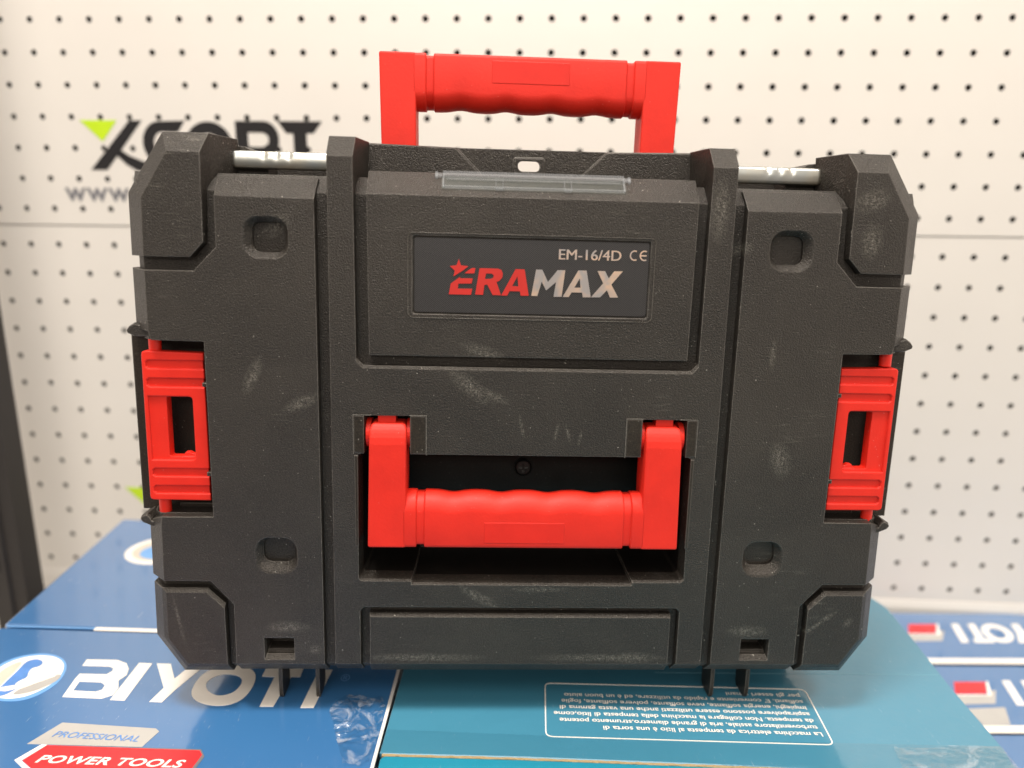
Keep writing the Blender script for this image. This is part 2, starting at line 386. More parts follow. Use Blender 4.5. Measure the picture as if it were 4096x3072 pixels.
e = empty('wall_rail', wall_pt(15, 21.1)); tag(e, 'cream horizontal rail along the foot of the perforated wall', 'rail')
mb = MB(); mb.add([wall_pt(u, v, d) for u in (-6.5, 41.5) for v, d in ((20.69, -1), (20.95, -3), (21.4, -3), (21.4, 16), (20.69, 16))],
                  [(0, 1, 6, 5), (1, 2, 7, 6), (2, 3, 8, 7), (3, 4, 9, 8), (4, 0, 5, 9), (4, 3, 2, 1, 0), (5, 6, 7, 8, 9)])
mb.build('rail_profile', 'wall', e)
# printed lettering on the wall
def wpoly(name, outer, mat, parent, holes=()):
    mb = MB(); mb.poly(outer, list(holes), lambda u, v: wall_pt(u, v, -.35)); 
    for l in [outer]+list(holes): mb.strip([wall_pt(u, v, -.35) for u, v in l], [wall_pt(u, v, -.02) for u, v in l])
    return mb.build(name, mat, parent)
def punch(u0, u1, v0, v1, rows, ou=0, r=.10):
    out = []
    for i in range(int(u0)-1, int(u1)+2):
        for rv in rows:
            cx = i+ou
            if u0+r < cx < u1-r and v0+r < rv < v1-r: out.append([(cx+r*math.cos(t*math.pi/5), rv+r*math.sin(t*math.pi/5)) for t in range(10)])
    return out
wpoly('logo_triangle', [(2.27, 4.10), (3.56, 4.10), (3.0, 4.78)], 'green', peg_up)
wpoly('logo_letter', [(3.98, 4.10), (4.42, 4.10), (3.05, 5.70), (2.48, 5.70)], 'logoblack', peg_up)
wpoly('logo_letter', [(3.60, 5.05), (3.85, 5.22), (4.35, 5.42), (4.62, 5.44), (4.62, 5.74), (4.1, 5.72), (3.75, 5.52), (3.42, 5.22)], 'logoblack', peg_up)
def arc(cx, cv, ru, rv, a0, a1, k=14): return [(cx+ru*math.cos(math.radians(a0+(a1-a0)*i/k)), cv+rv*math.sin(math.radians(a0+(a1-a0)*i/k))) for i in range(k+1)]
# S: flat-topped with a round left side
wpoly('logo_letter', [(5.88, 4.10), (5.62, 4.47)]+arc(5.05, 4.82, .28, .36, -90, -270, 10)+[(5.3, 5.22), (5.25, 5.5)]+arc(5.0, 4.82, .62, .70, 100, 270, 12), 'logoblack', peg_up)
wpoly('logo_letter', arc(6.65, 4.88, .80, .76, 0, 350, 30), 'logoblack', peg_up, [arc(6.65, 4.9, .40, .40, 0, 345, 20)])
wpoly('logo_letter', [(7.58, 4.10), (8.55, 4.10)]+arc(8.55, 4.68, .50, .58, -90, 80, 10)+[(9.1, 5.68), (8.62, 5.68), (8.2, 5.28), (8.0, 5.28), (8.0, 5.68), (7.58, 5.68)], 'logoblack', peg_up,
      [[(8.0, 4.46), (8.0, 4.92), (8.5, 4.92), (8.66, 4.82), (8.70, 4.68), (8.66, 4.54), (8.5, 4.46)]])
wpoly('logo_letter', [(9.02, 4.10), (10.52, 4.10), (10.22, 4.48), (9.98, 4.48), (9.98, 5.68), (9.53, 5.68), (9.53, 4.48), (9.30, 4.48)], 'logoblack', peg_up)
text_mesh('web_lettering', 'www.', lambda u, v: wall_pt(1.46+2.5*u, 6.72-.66*v, -.35), 'greyvinyl', peg_up, .02, 1.15)
wpoly('logo_triangle', [(2.30, 17.22), (3.60, 17.22), (3.04, 17.92)], 'green', peg_lo)
wpoly('logo_letter', [(4.02, 17.22), (4.46, 17.22), (3.09, 18.82), (2.52, 18.82)], 'logoblack', peg_lo)

mb = MB(); mb.box(-900, 1000, -330, 440, -470, -450)
tag(mb.build('shelf', 'shelf'), kind='structure')

# dark slotted upright of the shelving on the left
e = empty('shelf_upright', wall_pt(0.2, 27)); tag(e, 'dark brown slotted metal upright standing at the far left before the perforated wall', 'shelf upright')
PX = Vector((-.4985, .300, 0)); up = -WV
def post_pt(a, b, z): # a across, b depth, z mm
    return (PX*1000 + WU*a + WN*b + up*(z)*1.0)
mb = MB(); pr = [(-26, 0), (-9, 0), (-7, 3), (6, 3), (8, 0), (9, 0), (9, 26), (-26, 26)]
mb.strip([post_pt(a, b, -455) for a, b in pr], [post_pt(a, b, 700) for a, b in pr]); mb.build('upright_profile', 'post', e)
for k in range(22):
    zc = -430+k*52
    mb = MB(); mb.add([post_pt(-21+dx, -.3+dy, zc+dz) for dx in (0, 7) for dy in (0, .25) for dz in (0, 22)],
                      [(0, 1, 3, 2), (4, 6, 7, 5), (0, 4, 5, 1), (2, 3, 7, 6), (0, 2, 6, 4), (1, 5, 7, 3)])
    if -240 < zc < 60: mb.build('slot', 'hole', e)

# ================================================================== CARTONS
ZT = -168.0
D = {'E1': [(-45.7, 93.1), (-44.7, 99), (-39.5, 102.9), (-39.7, 102), (-32.6, 102.1), (-33.2, 99.3), (-40.5, 99.1), (-40.8, 96.3), (-32.8, 96.4), (-33.4, 93.1)],
 'E2': [(-37.2, 104.8), (-35.2, 106.5), (-33, 107.8), (-31.2, 107.8), (-31.8, 104.9)],
 'ST': [(-40.4, 112.6), (-39.2, 109.1), (-35.2, 108.7), (-38, 106.4), (-43.2, 103), (-42.5, 106.1), (-45.3, 108.6), (-41.6, 109.1)],
 'R': [(-31.1, 93.3), (-28.9, 107.8), (-18.6, 107.8), (-16.7, 107), (-16, 105.1), (-16.3, 102.9), (-17.7, 101.3), (-19.4, 100.5), (-16.8, 93.2), (-21.4, 93.2), (-24.5, 98.9), (-26.1, 98.7), (-26.7, 93.2)],
 'Rh': [(-25.3, 105), (-22.1, 105), (-21, 104.1), (-21.3, 102.8), (-22.6, 102.1), (-25.8, 102)],
 'A': [(-16.6, 93.1), (-9, 107.8), (-4, 107.7), (-1.3, 93.3), (-5.8, 93.2), (-6.3, 95.6), (-12.1, 95.6), (-13.3, 93.1)],
 'Ah': [(-10.7, 98.4), (-7.2, 98.3), (-7.9, 103.8)],
 'M': [(0.1, 93.3), (2.4, 107.8), (5.8, 107.8), (9.2, 101.1), (14.4, 107.8), (18.6, 107.8), (17.1, 93.1), (12.6, 93), (13.7, 101.2), (8.3, 96.4), (5.7, 101.3), (3.5, 93.2)],
 'A2': [(17.7, 93), (25.9, 107.9), (30.5, 107.9), (33.5, 93.2), (29, 93.1), (28.5, 95.7), (22.6, 95.7), (21.1, 93.1)],
 'A2h': [(24, 98.3), (27.5, 98.4), (26.9, 103.6)],
 'X': [(33.6, 93.2), (40.1, 101.1), (36.6, 107.8), (40.8, 107.9), (43.1, 103.9), (46, 107.9), (50.8, 108), (44.7, 100.5), (48.9, 93.4), (44.3, 93.3), (42.4, 97.4), (38.7, 93.3)],
 'bB': [(-294.2, 62.8), (-273.2, 62.2), (-265.2, 58), (-260.8, 51.4), (-258.9, 44), (-261.3, 37.7), (-257.6, 29.7), (-257.4, 21.9), (-262.9, 18.1), (-287.9, 20), (-290.2, 39.8), (-290.3, 45.6), (-272.4, 45), (-270.5, 48.6), (-271.2, 52.1), (-274.9, 54.2), (-293.3, 55.1)],
 'bBh': [(-285.8, 36.7), (-271.4, 35.7), (-267.6, 32.7), (-267, 27.7), (-269.8, 25.4), (-284.7, 26.7)],
 'bI': [(-257.1, 58.7), (-248, 58), (-247.5, 16.1), (-256.9, 16.7)],
 'bY': [(-244.9, 58), (-235.3, 57.4), (-226, 39.8), (-221, 56.5), (-211.6, 55.9), (-220.8, 26.7), (-223.8, 14.2), (-231.8, 14.8), (-228.9, 29.7)],
 'bO': [(-209.8, 24.7), (-205.2, 17), (-196.7, 11.9), (-188.4, 10.4), (-180.9, 11.5), (-174.7, 16.9), (-172.2, 27.6), (-172.8, 40.9), (-176.8, 49.4), (-185.2, 55.2), (-196.6, 56.6), (-204.9, 52.2), (-209.6, 45.1), (-210.9, 35.7)],
 'bOh': [(-203.4, 32.6), (-199.3, 25.7), (-193.2, 21.4), (-187.4, 21.2), (-181.9, 25.3), (-180.4, 33.7), (-181.7, 39.8), (-186, 44), (-194.3, 45.7), (-200.5, 43), (-203.5, 37.7)],
 'bT': [(-169.6, 42.7), (-169.6, 52.8), (-144.3, 52.9), (-144.3, 42.2), (-150.1, 42.2), (-153.4, 9.7), (-161.9, 9.7), (-161.1, 42.2)],
 'bI2': [(-136.3, 8.4), (-128, 8.4), (-124.4, 50.5), (-133.5, 50.5)],
 'prof': [(-274.2, -5.7), (-216.8, -11.5), (-213.7, -14.3), (-217.8, -28.1), (-274.4, -25.5), (-283.8, -24.9)],
 'power': [(-271.9, -26.3), (-184, -31.3), (-181.3, -35.1), (-183.5, -50.2), (-267, -47.4), (-278.2, -39)],
 'powsh': [(-267.9, -26.3), (-183.6, -30.2), (-179.6, -36.3), (-181.6, -50.2), (-187.1, -50.9), (-185.8, -33.3)],
 'powl': [(-275.3, -25.3), (-271.9, -25.9), (-278.9, -38.9), (-266.6, -48.1), (-270.1, -48.8), (-282.8, -38.6)],
 'disk': [(-304.1, 53.5), (-309.7, 61.2), (-318.1, 66.6), (-327.4, 68), (-336.1, 66.1), (-342.8, 61.2), (-346.6, 53.5), (-347.1, 42.9), (-343.5, 31.7), (-335.8, 22.9), (-325.1, 18.2), (-315.2, 18.1), (-307.6, 22.3), (-302, 32.7), (-301.2, 42.9)],
 'ring': [(-302.4, 53.5), (-308.9, 62.6), (-318.7, 68.9), (-328.9, 70.7), (-338.1, 68.6), (-345.4, 63.4), (-349.1, 55.6), (-349.5, 43.9), (-345.2, 30.7), (-336.3, 21), (-324.2, 15.7), (-312.9, 15.3), (-304.9, 19.6), (-299.3, 30.1), (-298.7, 41.4)],
 'man': [(-331.3, 21), (-332.3, 35.7), (-332.2, 49.2), (-333.1, 57.9), (-331.7, 61.6), (-327.6, 63), (-322.8, 60.8), (-320.4, 57.2), (-321.5, 53.5), (-325, 52), (-324.2, 47.1), (-321.5, 40.8), (-324.4, 37.7), (-325.4, 32.7), (-319.7, 31.7), (-322.4, 24.8), (-325.4, 20.4)],
 'grey': [(-309.9, 40.8), (-301.5, 45.6), (-300.1, 38.8), (-302.4, 33.3), (-309, 24.8), (-320.2, 21), (-319.7, 27.8), (-313.4, 32.7)],
 'sand': [(-338.9, 29.7), (-343.3, 48.1), (-339.7, 57.8), (-335, 60.1), (-333.4, 49.2), (-333.5, 35.7), (-332.1, 22.3)],
 'film': [(-117.7, 2), (-115, 14), (-108.3, 21.7), (-94.7, 15.8), (-85.8, 17.7), (-82.6, 6.5), (-83.2, -11.2), (-83.4, -33.9), (-85.7, -46.2), (-100.8, -46.1), (-105, -33.8), (-110.1, -17.8)]}
for _k in ('bO', 'bOh', 'disk', 'ring', 'man', 'sand', 'grey'): D[_k] = soft(D[_k])
rnd = random.Random(5)
def carton(name, quad, ztop, zbot, mat, label, group, inner='cardinner'):
    cx = sum(p[0] for p in quad)/4; cy = sum(p[1] for p in quad)/4
    e = empty(name, (cx, cy, zbot)); tag(e, label, 'carton', group)
    mb = MB(); r = 1.6
    mb.poly(fil([tuple(Vector(p)) for p in off(quad, -r)], 1.0, 3), [], lambda x, y: (x, y, ztop))
    a = fil([tuple(Vector(p)) for p in off(quad, -r)], 1.0, 3); b = fil(quad, 1.8, 3)
    mb.strip([(x, y, ztop) for x, y in a], [(x, y, ztop-.5) for x, y in off(a, r*.6)])
    mb.strip([(x, y, ztop-.5) for x, y in off(a, r*.6)], [(x, y, ztop-r) for x, y in off(a, r)])
    mb.strip([(x, y, ztop-r) for x, y in off(a, r)], [(x, y, zbot) for x, y in off(a, r)])
    mb.build('carton_body', mat, e); return e
grp = 'printed tool cartons under and behind the case'
blue1 = carton('blue_carton', [(-386.5, -190), (-92.5, -207), (-77.5, 89), (-378.5, 106)], ZT, -450, 'blue',
               'blue carton with big white slanted lettering and round emblem, front left under the case', grp)
blue2 = carton('blue_carton', [(-378.2, 110), (-77.2, 93), (-66, 300), (-388, 322)], ZT, -450, 'blue',
               'blue carton behind the lettered one, reaching back to the perforated wall at left', grp)
PT = .25
def pr(n, mat, e, lift=0, holes=(), name='print_letter', z=ZT): return slab(name, D[n], z+.02, z+PT+lift, mat, e, [D[h] for h in holes])
pr('bB', 'white', blue1, holes=['bBh']); pr('bI', 'white', blue1); pr('bY', 'white', blue1); pr('bO', 'white', blue1, holes=['bOh']); pr('bT', 'white', blue1); pr('bI2', 'white', blue1)
text_mesh('trademark', '®', lambda u, v: (-117+6*u, 37+8*v, ZT+.3), 'ringblue', blue1)
pr('ring', 'ringblue', blue1, name='emblem'); pr('disk', 'white', blue1, .08, name='emblem'); pr('sand', 'sandprint', blue1, .16, name='emblem'); pr('grey', 'printgrey', blue1, .14, name='emblem')
pr('man', 'printblue', blue1, .24, name='emblem')
slab('emblem', [(-331, 30), (-322, 33), (-309, 43), (-304, 47), (-304.5, 42), (-316, 31), (-326, 25.5), (-332, 26)], ZT+.02, ZT+PT+.34, 'white', blue1)
pr('prof', 'printgrey', blue1, name='badge')
pr('powl', 'white', blue1, name='badge'); pr('powsh', 'printshadow', blue1, name='badge'); pr('power', 'printred', blue1, .10, name='badge')
ang = math.radians(-5.3)
def lin(x0, y0, x1, y1, h, shear=.25, z=ZT+.45):
    dx, dy = x1-x0, y1-y0; l = math.hypot(dx, dy); ux, uy = dx/l, dy/l
    return lambda u, v: (x0+dx*u+(-uy+ux*shear)*h*v, y0+dy*u+(ux+uy*shear)*h*v, z)
text_mesh('badge_text', 'PROFESSIONAL', lin(-273.4, -18.9, -222.5, -23.6, 5.3), 'printblue', blue1, .0, 1.0)
text_mesh('badge_text', 'POWER TOOLS', lin(-270.5, -40.8, -189.8, -45.6, 6.2, .3, ZT+.5), 'white', blue1, .025, 1.05)
# pale card strip at the joint and rear emblem
slab('card_strip', [(-309, 101.6), (-180, 94.5), (-180, 99.5), (-309, 106.2)], ZT+.02, ZT+.3, 'white', blue1)
slab('card_strip', [(-374, 106.6), (-309, 103.6), (-309, 105.0), (-374, 108.0)], ZT+.02, ZT+.3, 'ringblue', blue1)
c = (-318, 246)
slab('emblem', [(c[0]+31*math.cos(t*.2094), c[1]+31*math.sin(t*.2094)) for t in range(30)], ZT+.02, ZT+.3, 'white', blue2)
slab('emblem', [(c[0]+25*math.cos(t*.2094), c[1]+24*math.sin(t*.2094)) for t in range(30)], ZT+.02, ZT+.4, 'sandprint', blue2)
slab('emblem', [(c[0]+2+19*math.cos(t*.2094), c[1]-4+17*math.sin(t*.2094)) for t in range(30)], ZT+.02, ZT+.5, 'ringblue', blue2)
slab('card_edge', [(-91.6, -190), (-89.6, -190), (-76.9, 86), (-78.9, 86)], ZT-1.0, ZT+.35, 'palefilm', blue1)

# teal carton with two top flaps
teal = empty('teal_carton', (105, -35, -450)); tag(teal, 'teal carton with framed upside down white text, front right under the black case', 'carton', grp)
Q = [(-88, -250), (268, -272), (290.5, -32), (297, 30), (306.5, 92), (313, 142), (309, 160), (296, 171), (-66, 190)]
mb = MB(); mb.poly(Q, [], lambda x, y: (x, y, ZT-3.4)); mb.strip([(x, y, ZT-3.4) for x, y in Q], [(x, y, -450) for x, y in Q]); mb.build('carton_body', 'teal', teal)
far = [(-81.5, -33.0), (-79.5, -34.3), (0, -37.8), (110, -44.8), (225, -52.5), (283, -56), (290, -32), (296.8, 30), (306.3, 92), (312.8, 142), (308.8, 160), (295.5, 170.8), (-66, 189), (-74, 90), (-81, -25)]
near = [(-87, -240), (266, -262), (282.5, -58.5), (225, -54.6), (110, -46.8), (0, -39.9), (-78, -36.2), (-80.5, -38)]
def flap(pts, mat, e):
    p2 = list(pts); 
    if area2(p2) < 0: p2.reverse()
    mb = MB(); a = off(p2, -.6)
    mb.poly(a, [], lambda x, y: (x, y, ZT)); mb.strip([(x, y, ZT) for x, y in a], [(x, y, ZT-.6) for x, y in p2]); mb.strip([(x, y, ZT-.6) for x, y in p2], [(x, y, ZT-3.3) for x, y in p2])
    return mb.build('flap', mat, e)
flap(far, 'teal', teal); flap(near, 'tealbright', teal)
def ribbon(name, line, w_, z0, z1, mat, e, jit=0):
    a = []; b = []
    for i in range(len(line)-1):
        (x0, y0), (x1, y1) = line[i], line[i+1]; k = max(1, int(math.hypot(x1-x0, y1-y0)/3)) if jit else 1
        for j in range(k+(i == len(line)-2)):
            t = j/k; x = x0+(x1-x0)*t; y = y0+(y1-y0)*t
            a.append((x, y-w_/2-rnd.random()*jit)); b.append((x, y+w_/2+rnd.random()*jit))
    return slab(name, a+b[::-1], z0, z1, mat, e)
ribbon('corrugated_edge', [(-80, -35.2), (0, -39), (110, -46), (225, -53.6), (282, -57.6)], 1.2, ZT-3, ZT-.15, 'cardedge', teal, .55)
# deeper teal printed panel and text frame
fr = [(15.3, -20.2), (188.2, -28.9), (194.5, 28.0), (19.5, 35.5)]
fro = fil(fr, 5.0, 5)
if area2(fro) < 0: fro.reverse()
slab('text_frame', fro, ZT+.02, ZT+PT, 'white', teal, [off(fro, -.75)])
rows = ["La macchina elettrica da tempesta al litio è una sorta di", "turboventilatore assiale, aria di grande diametro,strumento potente",
        "da tempesta. Non collegare la macchina della tempesta di litio,come", "aspirapolvere possono essere utilizzati anche una vasta gamma di",
        "impieghi, energia soffiante, neve soffiante, polvere soffiante, foglie", "soffianti. E' conveniente e rapido da utilizzare, ed è un buon aiuto", "per gli esseri umani"]
xs0 = [185.2, 185.3, 185.6, 186.0, 186.5, 187.2, 187.8]; xs1 = [51.7, 25.7, 22.7, 27.1, 28.9, 31.3, 139]
for k, tx in enumerate(rows):
    yb = -17.2+6.55*k; x0, x1 = xs0[k], xs1[k]; sl = -.052
    text_mesh('printed_text', tx, lin(x0, yb+(x0-186)*sl*1.0, x1, yb+(x1-186)*sl, 4.1, 0, ZT+PT), 'white', teal, .012)
# clear tape over the slit, crease line
def film_patch(name, pts, z, amp, step, mat, e, sc_=(60, 60), seed=0):
    xs = [p[0] for p in pts]; ys = [p[1] for p in pts]
    def inside(x, y):
        c = False
        for i in range(len(pts)):
            (x1, y1), (x2, y2) = pts[i], pts[i-1]
            if (y1 > y) != (y2 > y) and x < (x2-x1)*(y-y1)/(y2-y1)+x1: c = not c
        return c
    mb = MB(); idx = {}; nx = int((max(xs)-min(xs))/step)+1; ny = int((max(ys)-min(ys))/step)+1; V = []
    for i in range(nx+1):
        for j in range(ny+1):
            x = min(xs)+i*step; y = min(ys)+j*step
            if inside(x, y):
                n = noise.noise(Vector((x*sc_[0]*MM, y*sc_[1]*MM, seed))); n2 = noise.noise(Vector((x*sc_[0]*2.3*MM+n*2.2, y*sc_[1]*2.3*MM, seed+7)))
                h = amp*(1-abs(n)*2.4)*.6+amp*.7*(1-abs(n2)*2.5)
                idx[(i, j)] = len(V); V.append((x, y, z+max(0.05, h)))
    F = [(idx[i, j], idx[i+1, j], idx[i+1, j+1], idx[i, j+1]) for i in range(nx) for j in range(ny) if all(k in idx for k in ((i, j), (i+1, j), (i+1, j+1), (i, j+1)))]
    mb.add(V, F); return mb.build(name, mat, e, smooth=True)
film_patch('wrinkled_film', D['film'], ZT+.5, 2.2, .8, 'film', blue1, (70, 45), 3)
film_patch('wrinkled_film', [(222, -31.4), (288.5, -31.0), (286, -60), (215, -60)], ZT+.4, 1.2, .8, 'filmteal', teal, (32, 90), 11)
slab('clear_tape', [(-82, -13), (40, -21), (290, -31), (282, -75), (-84, -58)], ZT+.3, ZT+.36, 'tape', teal)
slab('crease_line', [(97, 47.6), (296.5, 44.6), (296.5, 45.1), (97, 48.0)], ZT+.01, ZT+.12, 'ringteal', teal)

# low cartons at the right, on the shelf in front of the wall
ZR = -267.0
g2 = 'low blue cartons in a row at the right'
def low_carton(y0, y1, xl, label, txt):
    e = carton('blue_carton', [(xl-40*0, y0), (760, y0-4), (760, y1-4), (xl, y1)], ZR, -450, 'blue', label, g2); return e
lc1 = low_carton(226, 322, 330, 'low blue carton touching the foot of the wall at right, furthest of its row', 1)
lc2 = low_carton(124, 219, 330, 'middle low blue carton of the row at the right edge, with red badge', 1)
lc3 = low_carton(-60, 117, 330, 'low blue carton nearest the camera in the lower right corner', 1)
def zr(pts, mat, e, lift=0, name='badge'): return slab(name, pts, ZR+.02, ZR+.3+lift, mat, e)
for e, ox, oy in ((lc1, 0, 0), (lc2, -17, -105)):
    mv = lambda L: [(x+ox, y+oy) for x, y in L]
    zr(mv([(431, 295), (461, 295), (450, 277), (421, 277)]), 'printred', e, .1); zr(mv([(419, 274.5), (449, 274.5), (454, 282), (462, 281.7), (448, 262), (412, 261)]), 'printgrey', e)
    zr(mv([(420, 275.5), (450, 275.5), (462, 296), (464, 296), (453, 274), (418, 274)]), 'white', e, .05)
zr([(400, 150), (436, 152), (424, 128), (400, 127)], 'printgrey', lc2)
slabs = [((300, 221), (760, 217), (760, 227.5), (300, 229.5), lc1), ((300, 118), (760, 114), (760, 125), (300, 127), lc2)]
for a, b, c2, d2, e in slabs: slab('card_strip', [a, b, c2, d2], ZR+.3, ZR+.6, 'white', e)
def rot_letters(e, ox, oy):
    """slanted block letters I T O Y I read from the other side of the carton"""
    mv = lambda L: [(x+ox, y+oy) for x, y in L]
    I_ = [(466, 259), (473.5, 259), (485.5, 296), (478, 296)]
    T_ = [(480, 259), (501, 259), (503, 265.5), (493.5, 265.5), (503.5, 296), (496, 296), (486, 265.5), (482, 265.5)]
    Y_ = [(526, 259), (534, 259), (539.5, 272), (546, 259), (555, 259), (546, 278), (551.5, 296), (543.5, 296), (538, 279)]
    I2 = [(584, 259), (591.5, 259), (603.5, 296), (596, 296)]
    for P in (I_, T_, Y_, I2): slab('print_letter', mv(P), ZR+.02, ZR+.35, 'white', e)
    c = lambda rx, ry, n: [(516+ox+rx*math.cos(t*2*math.pi/n)+.25*ry*math.sin(t*2*math.pi/n), 277.5+oy+ry*math.sin(t*2*math.pi/n)) for t in range(n)]
    slab('print_letter', c(15.5, 18.5, 24), ZR+.02, ZR+.35, 'white', e, [c(8.5, 11, 16)])
rot_letters(lc1, 0, 0)
rot_letters(lc2, -17, -104)

# ================================================================== TOOL CASE
case = empty('tool_case', (0, 40, ZT)); tag(case, 'dusty black plastic tool case with red handles and latches standing on cartons', 'tool case')
def part(name, fn, mat='case', parent=None, smooth=False, both=True):
    """fn(mb, mirror) builds the left piece; both: also the mirrored right piece"""
    out = []
    for sgn in ((1, -1) if both else (1,)):
        mb = MB(); fn(mb)
        if sgn < 0: mb.v = [(-x, y, z) for x, y, z in mb.v]
        out.append(mb.build(name, mat, parent or case, smooth))
    return out
def rsq(x0, x1, z0, z1, r): return rrect(x0, x1, z0, z1, r, 5)
def pieces(name, fns, mat='case', parent=None, smooth=False):
    for f in fns: part(name, f, mat, parent, smooth)
# ---- shell floor behind the raised panels
NOT = [(-230, -38.8), (-181.2, -38.8), (-181.2, 64.0), (-230, 64.0)]
B0 = [(-213, -117), (-202, -135.5), (202, -135.5), (213, -117), (213, -38.6), (181.0, -38.6), (181.0, 63.8), (213, 63.8), (213, 146), (-213, 146), (-213, 63.8), (-181.0, 63.8), (-181.0, -38.6), (-213, -38.6)]
bw = [4, 4, 4, 4, 0, 0, 0, 4, 4, 4, 0, 0, 0, 4]
bw2 = [6, 6.5, 6, 6, 0, 0, 0, 6, 9.5, 6, 0, 0, 0, 6]
cav = [(-97.6, -80.6), (97.9, -80.6), (97.9, 23.6), (-97.6, 23.6)]
slotL = [(-154.5, -129.7), (-136.6, -129.7), (-136.6, -115.2), (-154.5, -115.2)]
mb = MB()
plate(mb, [(B0, 6), (off(B0, bw), 10), (off(B0, bw2), 16), (off(B0, bw2), 27)], [[(cav, 6), (cav, 8)], [(slotL, 6), (slotL, 14)], [(mir(slotL), 6), (mir(slotL), 14)]])
cap(mb, slotL, 14); cap(mb, mir(slotL), 14)
mb.build('front_shell', 'case', case)
# ---- side panels
WP = [(-171.5, 143), (-171.6, 115.8), (-184.3, 102.6), (-210.5, 102.6), (-210.7, 69.2), (-209.4, 64.2), (-180.7, 63.9), (-180.6, -38.7), (-209.8, -38.9), (-210.5, -43.5), (-211.2, -78.6), (-184.0, -78.8), (-171.3, -93.4), (-171.4, -132.4), (-118.7, -132.4), (-118.7, 142.6)]
ww = [.5, .6, .6, 10.6, .2, .1, .1, .1, .2, 10.4, .6, .6, .6, 9.8, .5, 11]
ww[3] = 10.8; ww[9] = 10.6
assert area2(WP) > 0
W0 = fil(WP, {6: 1.6, 7: 1.0})
W1 = off(WP, ww)
# keep the chamfer ends near the latch square
W1[4] = (-221.4, 69.6); W1[5] = (-209.6, 64.2); W1[9] = (-221.4, -44.5)
def side_panel(mb):
    def hole(x0, x1, z0, z1, xi0, xi1, zi0, zi1):
        return [(rsq(x0, x1, z0, z1, 8.5), 0), (rsq((x0*4+xi0)/5, (x1*4+xi1)/5, (z0*4+zi0)/5, (z1*4+zi1)/5, 8), .45), (rsq(xi0, xi1, zi0, zi1, 5.0), 4.0), (rsq(xi0+.2, xi1-.2, zi0+.2, zi1-.2, 4.3), 6.2)]
    s0 = slotL; s1 = [(-153.6, -126.8), (-136.9, -126.8), (-136.9, -115.2), (-153.6, -115.2)]
    s2 = [(-153.4, -125.2), (-137.1, -125.2), (-137.1, -115.4), (-153.4, -115.4)]
    plate(mb, [(WP, 0), (W1, 10.6), (W1, 27)],
          [hole(-157.6, -132.6, 110.0, 133.0, -153.2, -135.2, 113.5, 130.0), hole(-157.8, -133.0, -74.0, -51.0, -153.6, -135.3, -67.8, -52.6),
           [(s0, 0), (s1, 2.4), (s1, 4.5), (s2, 5.5), (s2, 14)]])
part('side_panel', side_panel)
# ---- corner guards
GU = [(-195.1, 165.1), (-209.8, 140.9), (-210.5, 109.9), (-186.0, 110.0), (-178.5, 118.0), (-178.0, 151), (-177.9, 165.1)]
GU1 = [(-200.6, 176.0), (-220.9, 143.5), (-221.2, 109.8), (-185.6, 109.4), (-177.7, 117.7), (-176.2, 151), (-176.3, 176.0)]
GU2 = [(-200.6, 177.0), (-221.4, 143.5), (-221.6, 109.8), (-185.6, 109.4), (-176.5, 117.7), (-168.5, 148), (-166.8, 175.2)]
part('corner_guard', lambda mb: plate(mb, [(GU, 0), (GU1, 10.6), (GU2, 30), (GU2, 31)]))
GL = [(-210.4, -86.0), (-210.9, -115.3), (-200.0, -132.4), (-176.8, -132.4), (-177.0, -96.0), (-187.0, -86.0)]
part('corner_guard', lambda mb: plate(mb, [(GL, 0), (off(GL, [3, 3, 3, .3, 1.8, 2.2]), 1.8), (off(off(GL, [3, 3, 3, .3, 1.8, 2.2]), [7.6, 7.6, 7.0, .2, .1, .1]), 9.6), (off(off(GL, [3, 3, 3, .3, 1.8, 2.2]), [7.6, 7.6, 7.0, .2, .1, .1]), 27)]))
# ---- centre frame with rails and handle opening
CP = [(-112.1, -132.4), (-97.0, -132.4), (-96.9, -97.3), (-94.5, -94.8), (94.5, -94.8), (96.9, -97.3), (97.0, -132.4), (112.3, -132.4), (111.4, 165.3), (97.8, 165.3), (97.3, 54.3), (93.8, 50.7), (-93.8, 50.7), (-97.3, 54.3), (-97.8, 165.3), (-111.4, 165.3)]
cw = [9.8, .5, .3, .3, .3, .5, 9.8, .6, 11.2, .2, 1.4, 1.4, 1.4, .2, 11.2, .6]
C1 = off(CP, [1.0, .4, .3, .3, .3, .4, 1.0, .4, 1.2, .2, 1.4, 1.4, 1.4, .2, 1.2, .4])
C2 = off(CP, cw)
C3 = list(C2); C3[9] = (93.4, 176.5); C3[14] = (-93.7, 176.5)
HO = [(-97.5, -78.0), (-66.4, -78.2), (-66.4, -80.3), (66.4, -80.3), (66.4, -78.2), (98.0, -78.0), (97.2, 0.2), (93.4, 1.2), (93.4, 23.4), (67.1, 23.4), (67.1, .7), (-67.1, .7), (-67.1, 23.4), (-93.3, 23.4), (-93.3, 1.2), (-97.0, .2)]
def center(mb):
    h0 = fil(HO, {0: 2.6, 5: 2.6}); h1 = [(x*.9995, z+(.9 if z < -50 else 0)) for x, z in h0]
    h2 = [(x*.985, z+(2.2 if z < -50 else -.1)) for x, z in h0]
    plate(mb, [(CP, 0), (C1, 1.2), (C2, 11.2), (C3, 35)], [[(h0, 0), (h1, 1.0), (h2, 10)]])
part('center_frame', center, both=False)
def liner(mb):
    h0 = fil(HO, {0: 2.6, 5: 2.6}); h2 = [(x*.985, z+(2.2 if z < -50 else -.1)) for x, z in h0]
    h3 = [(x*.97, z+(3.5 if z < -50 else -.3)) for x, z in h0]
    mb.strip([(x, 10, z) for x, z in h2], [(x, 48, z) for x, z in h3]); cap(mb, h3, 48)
part('recess_liner', liner, 'dark', both=False)
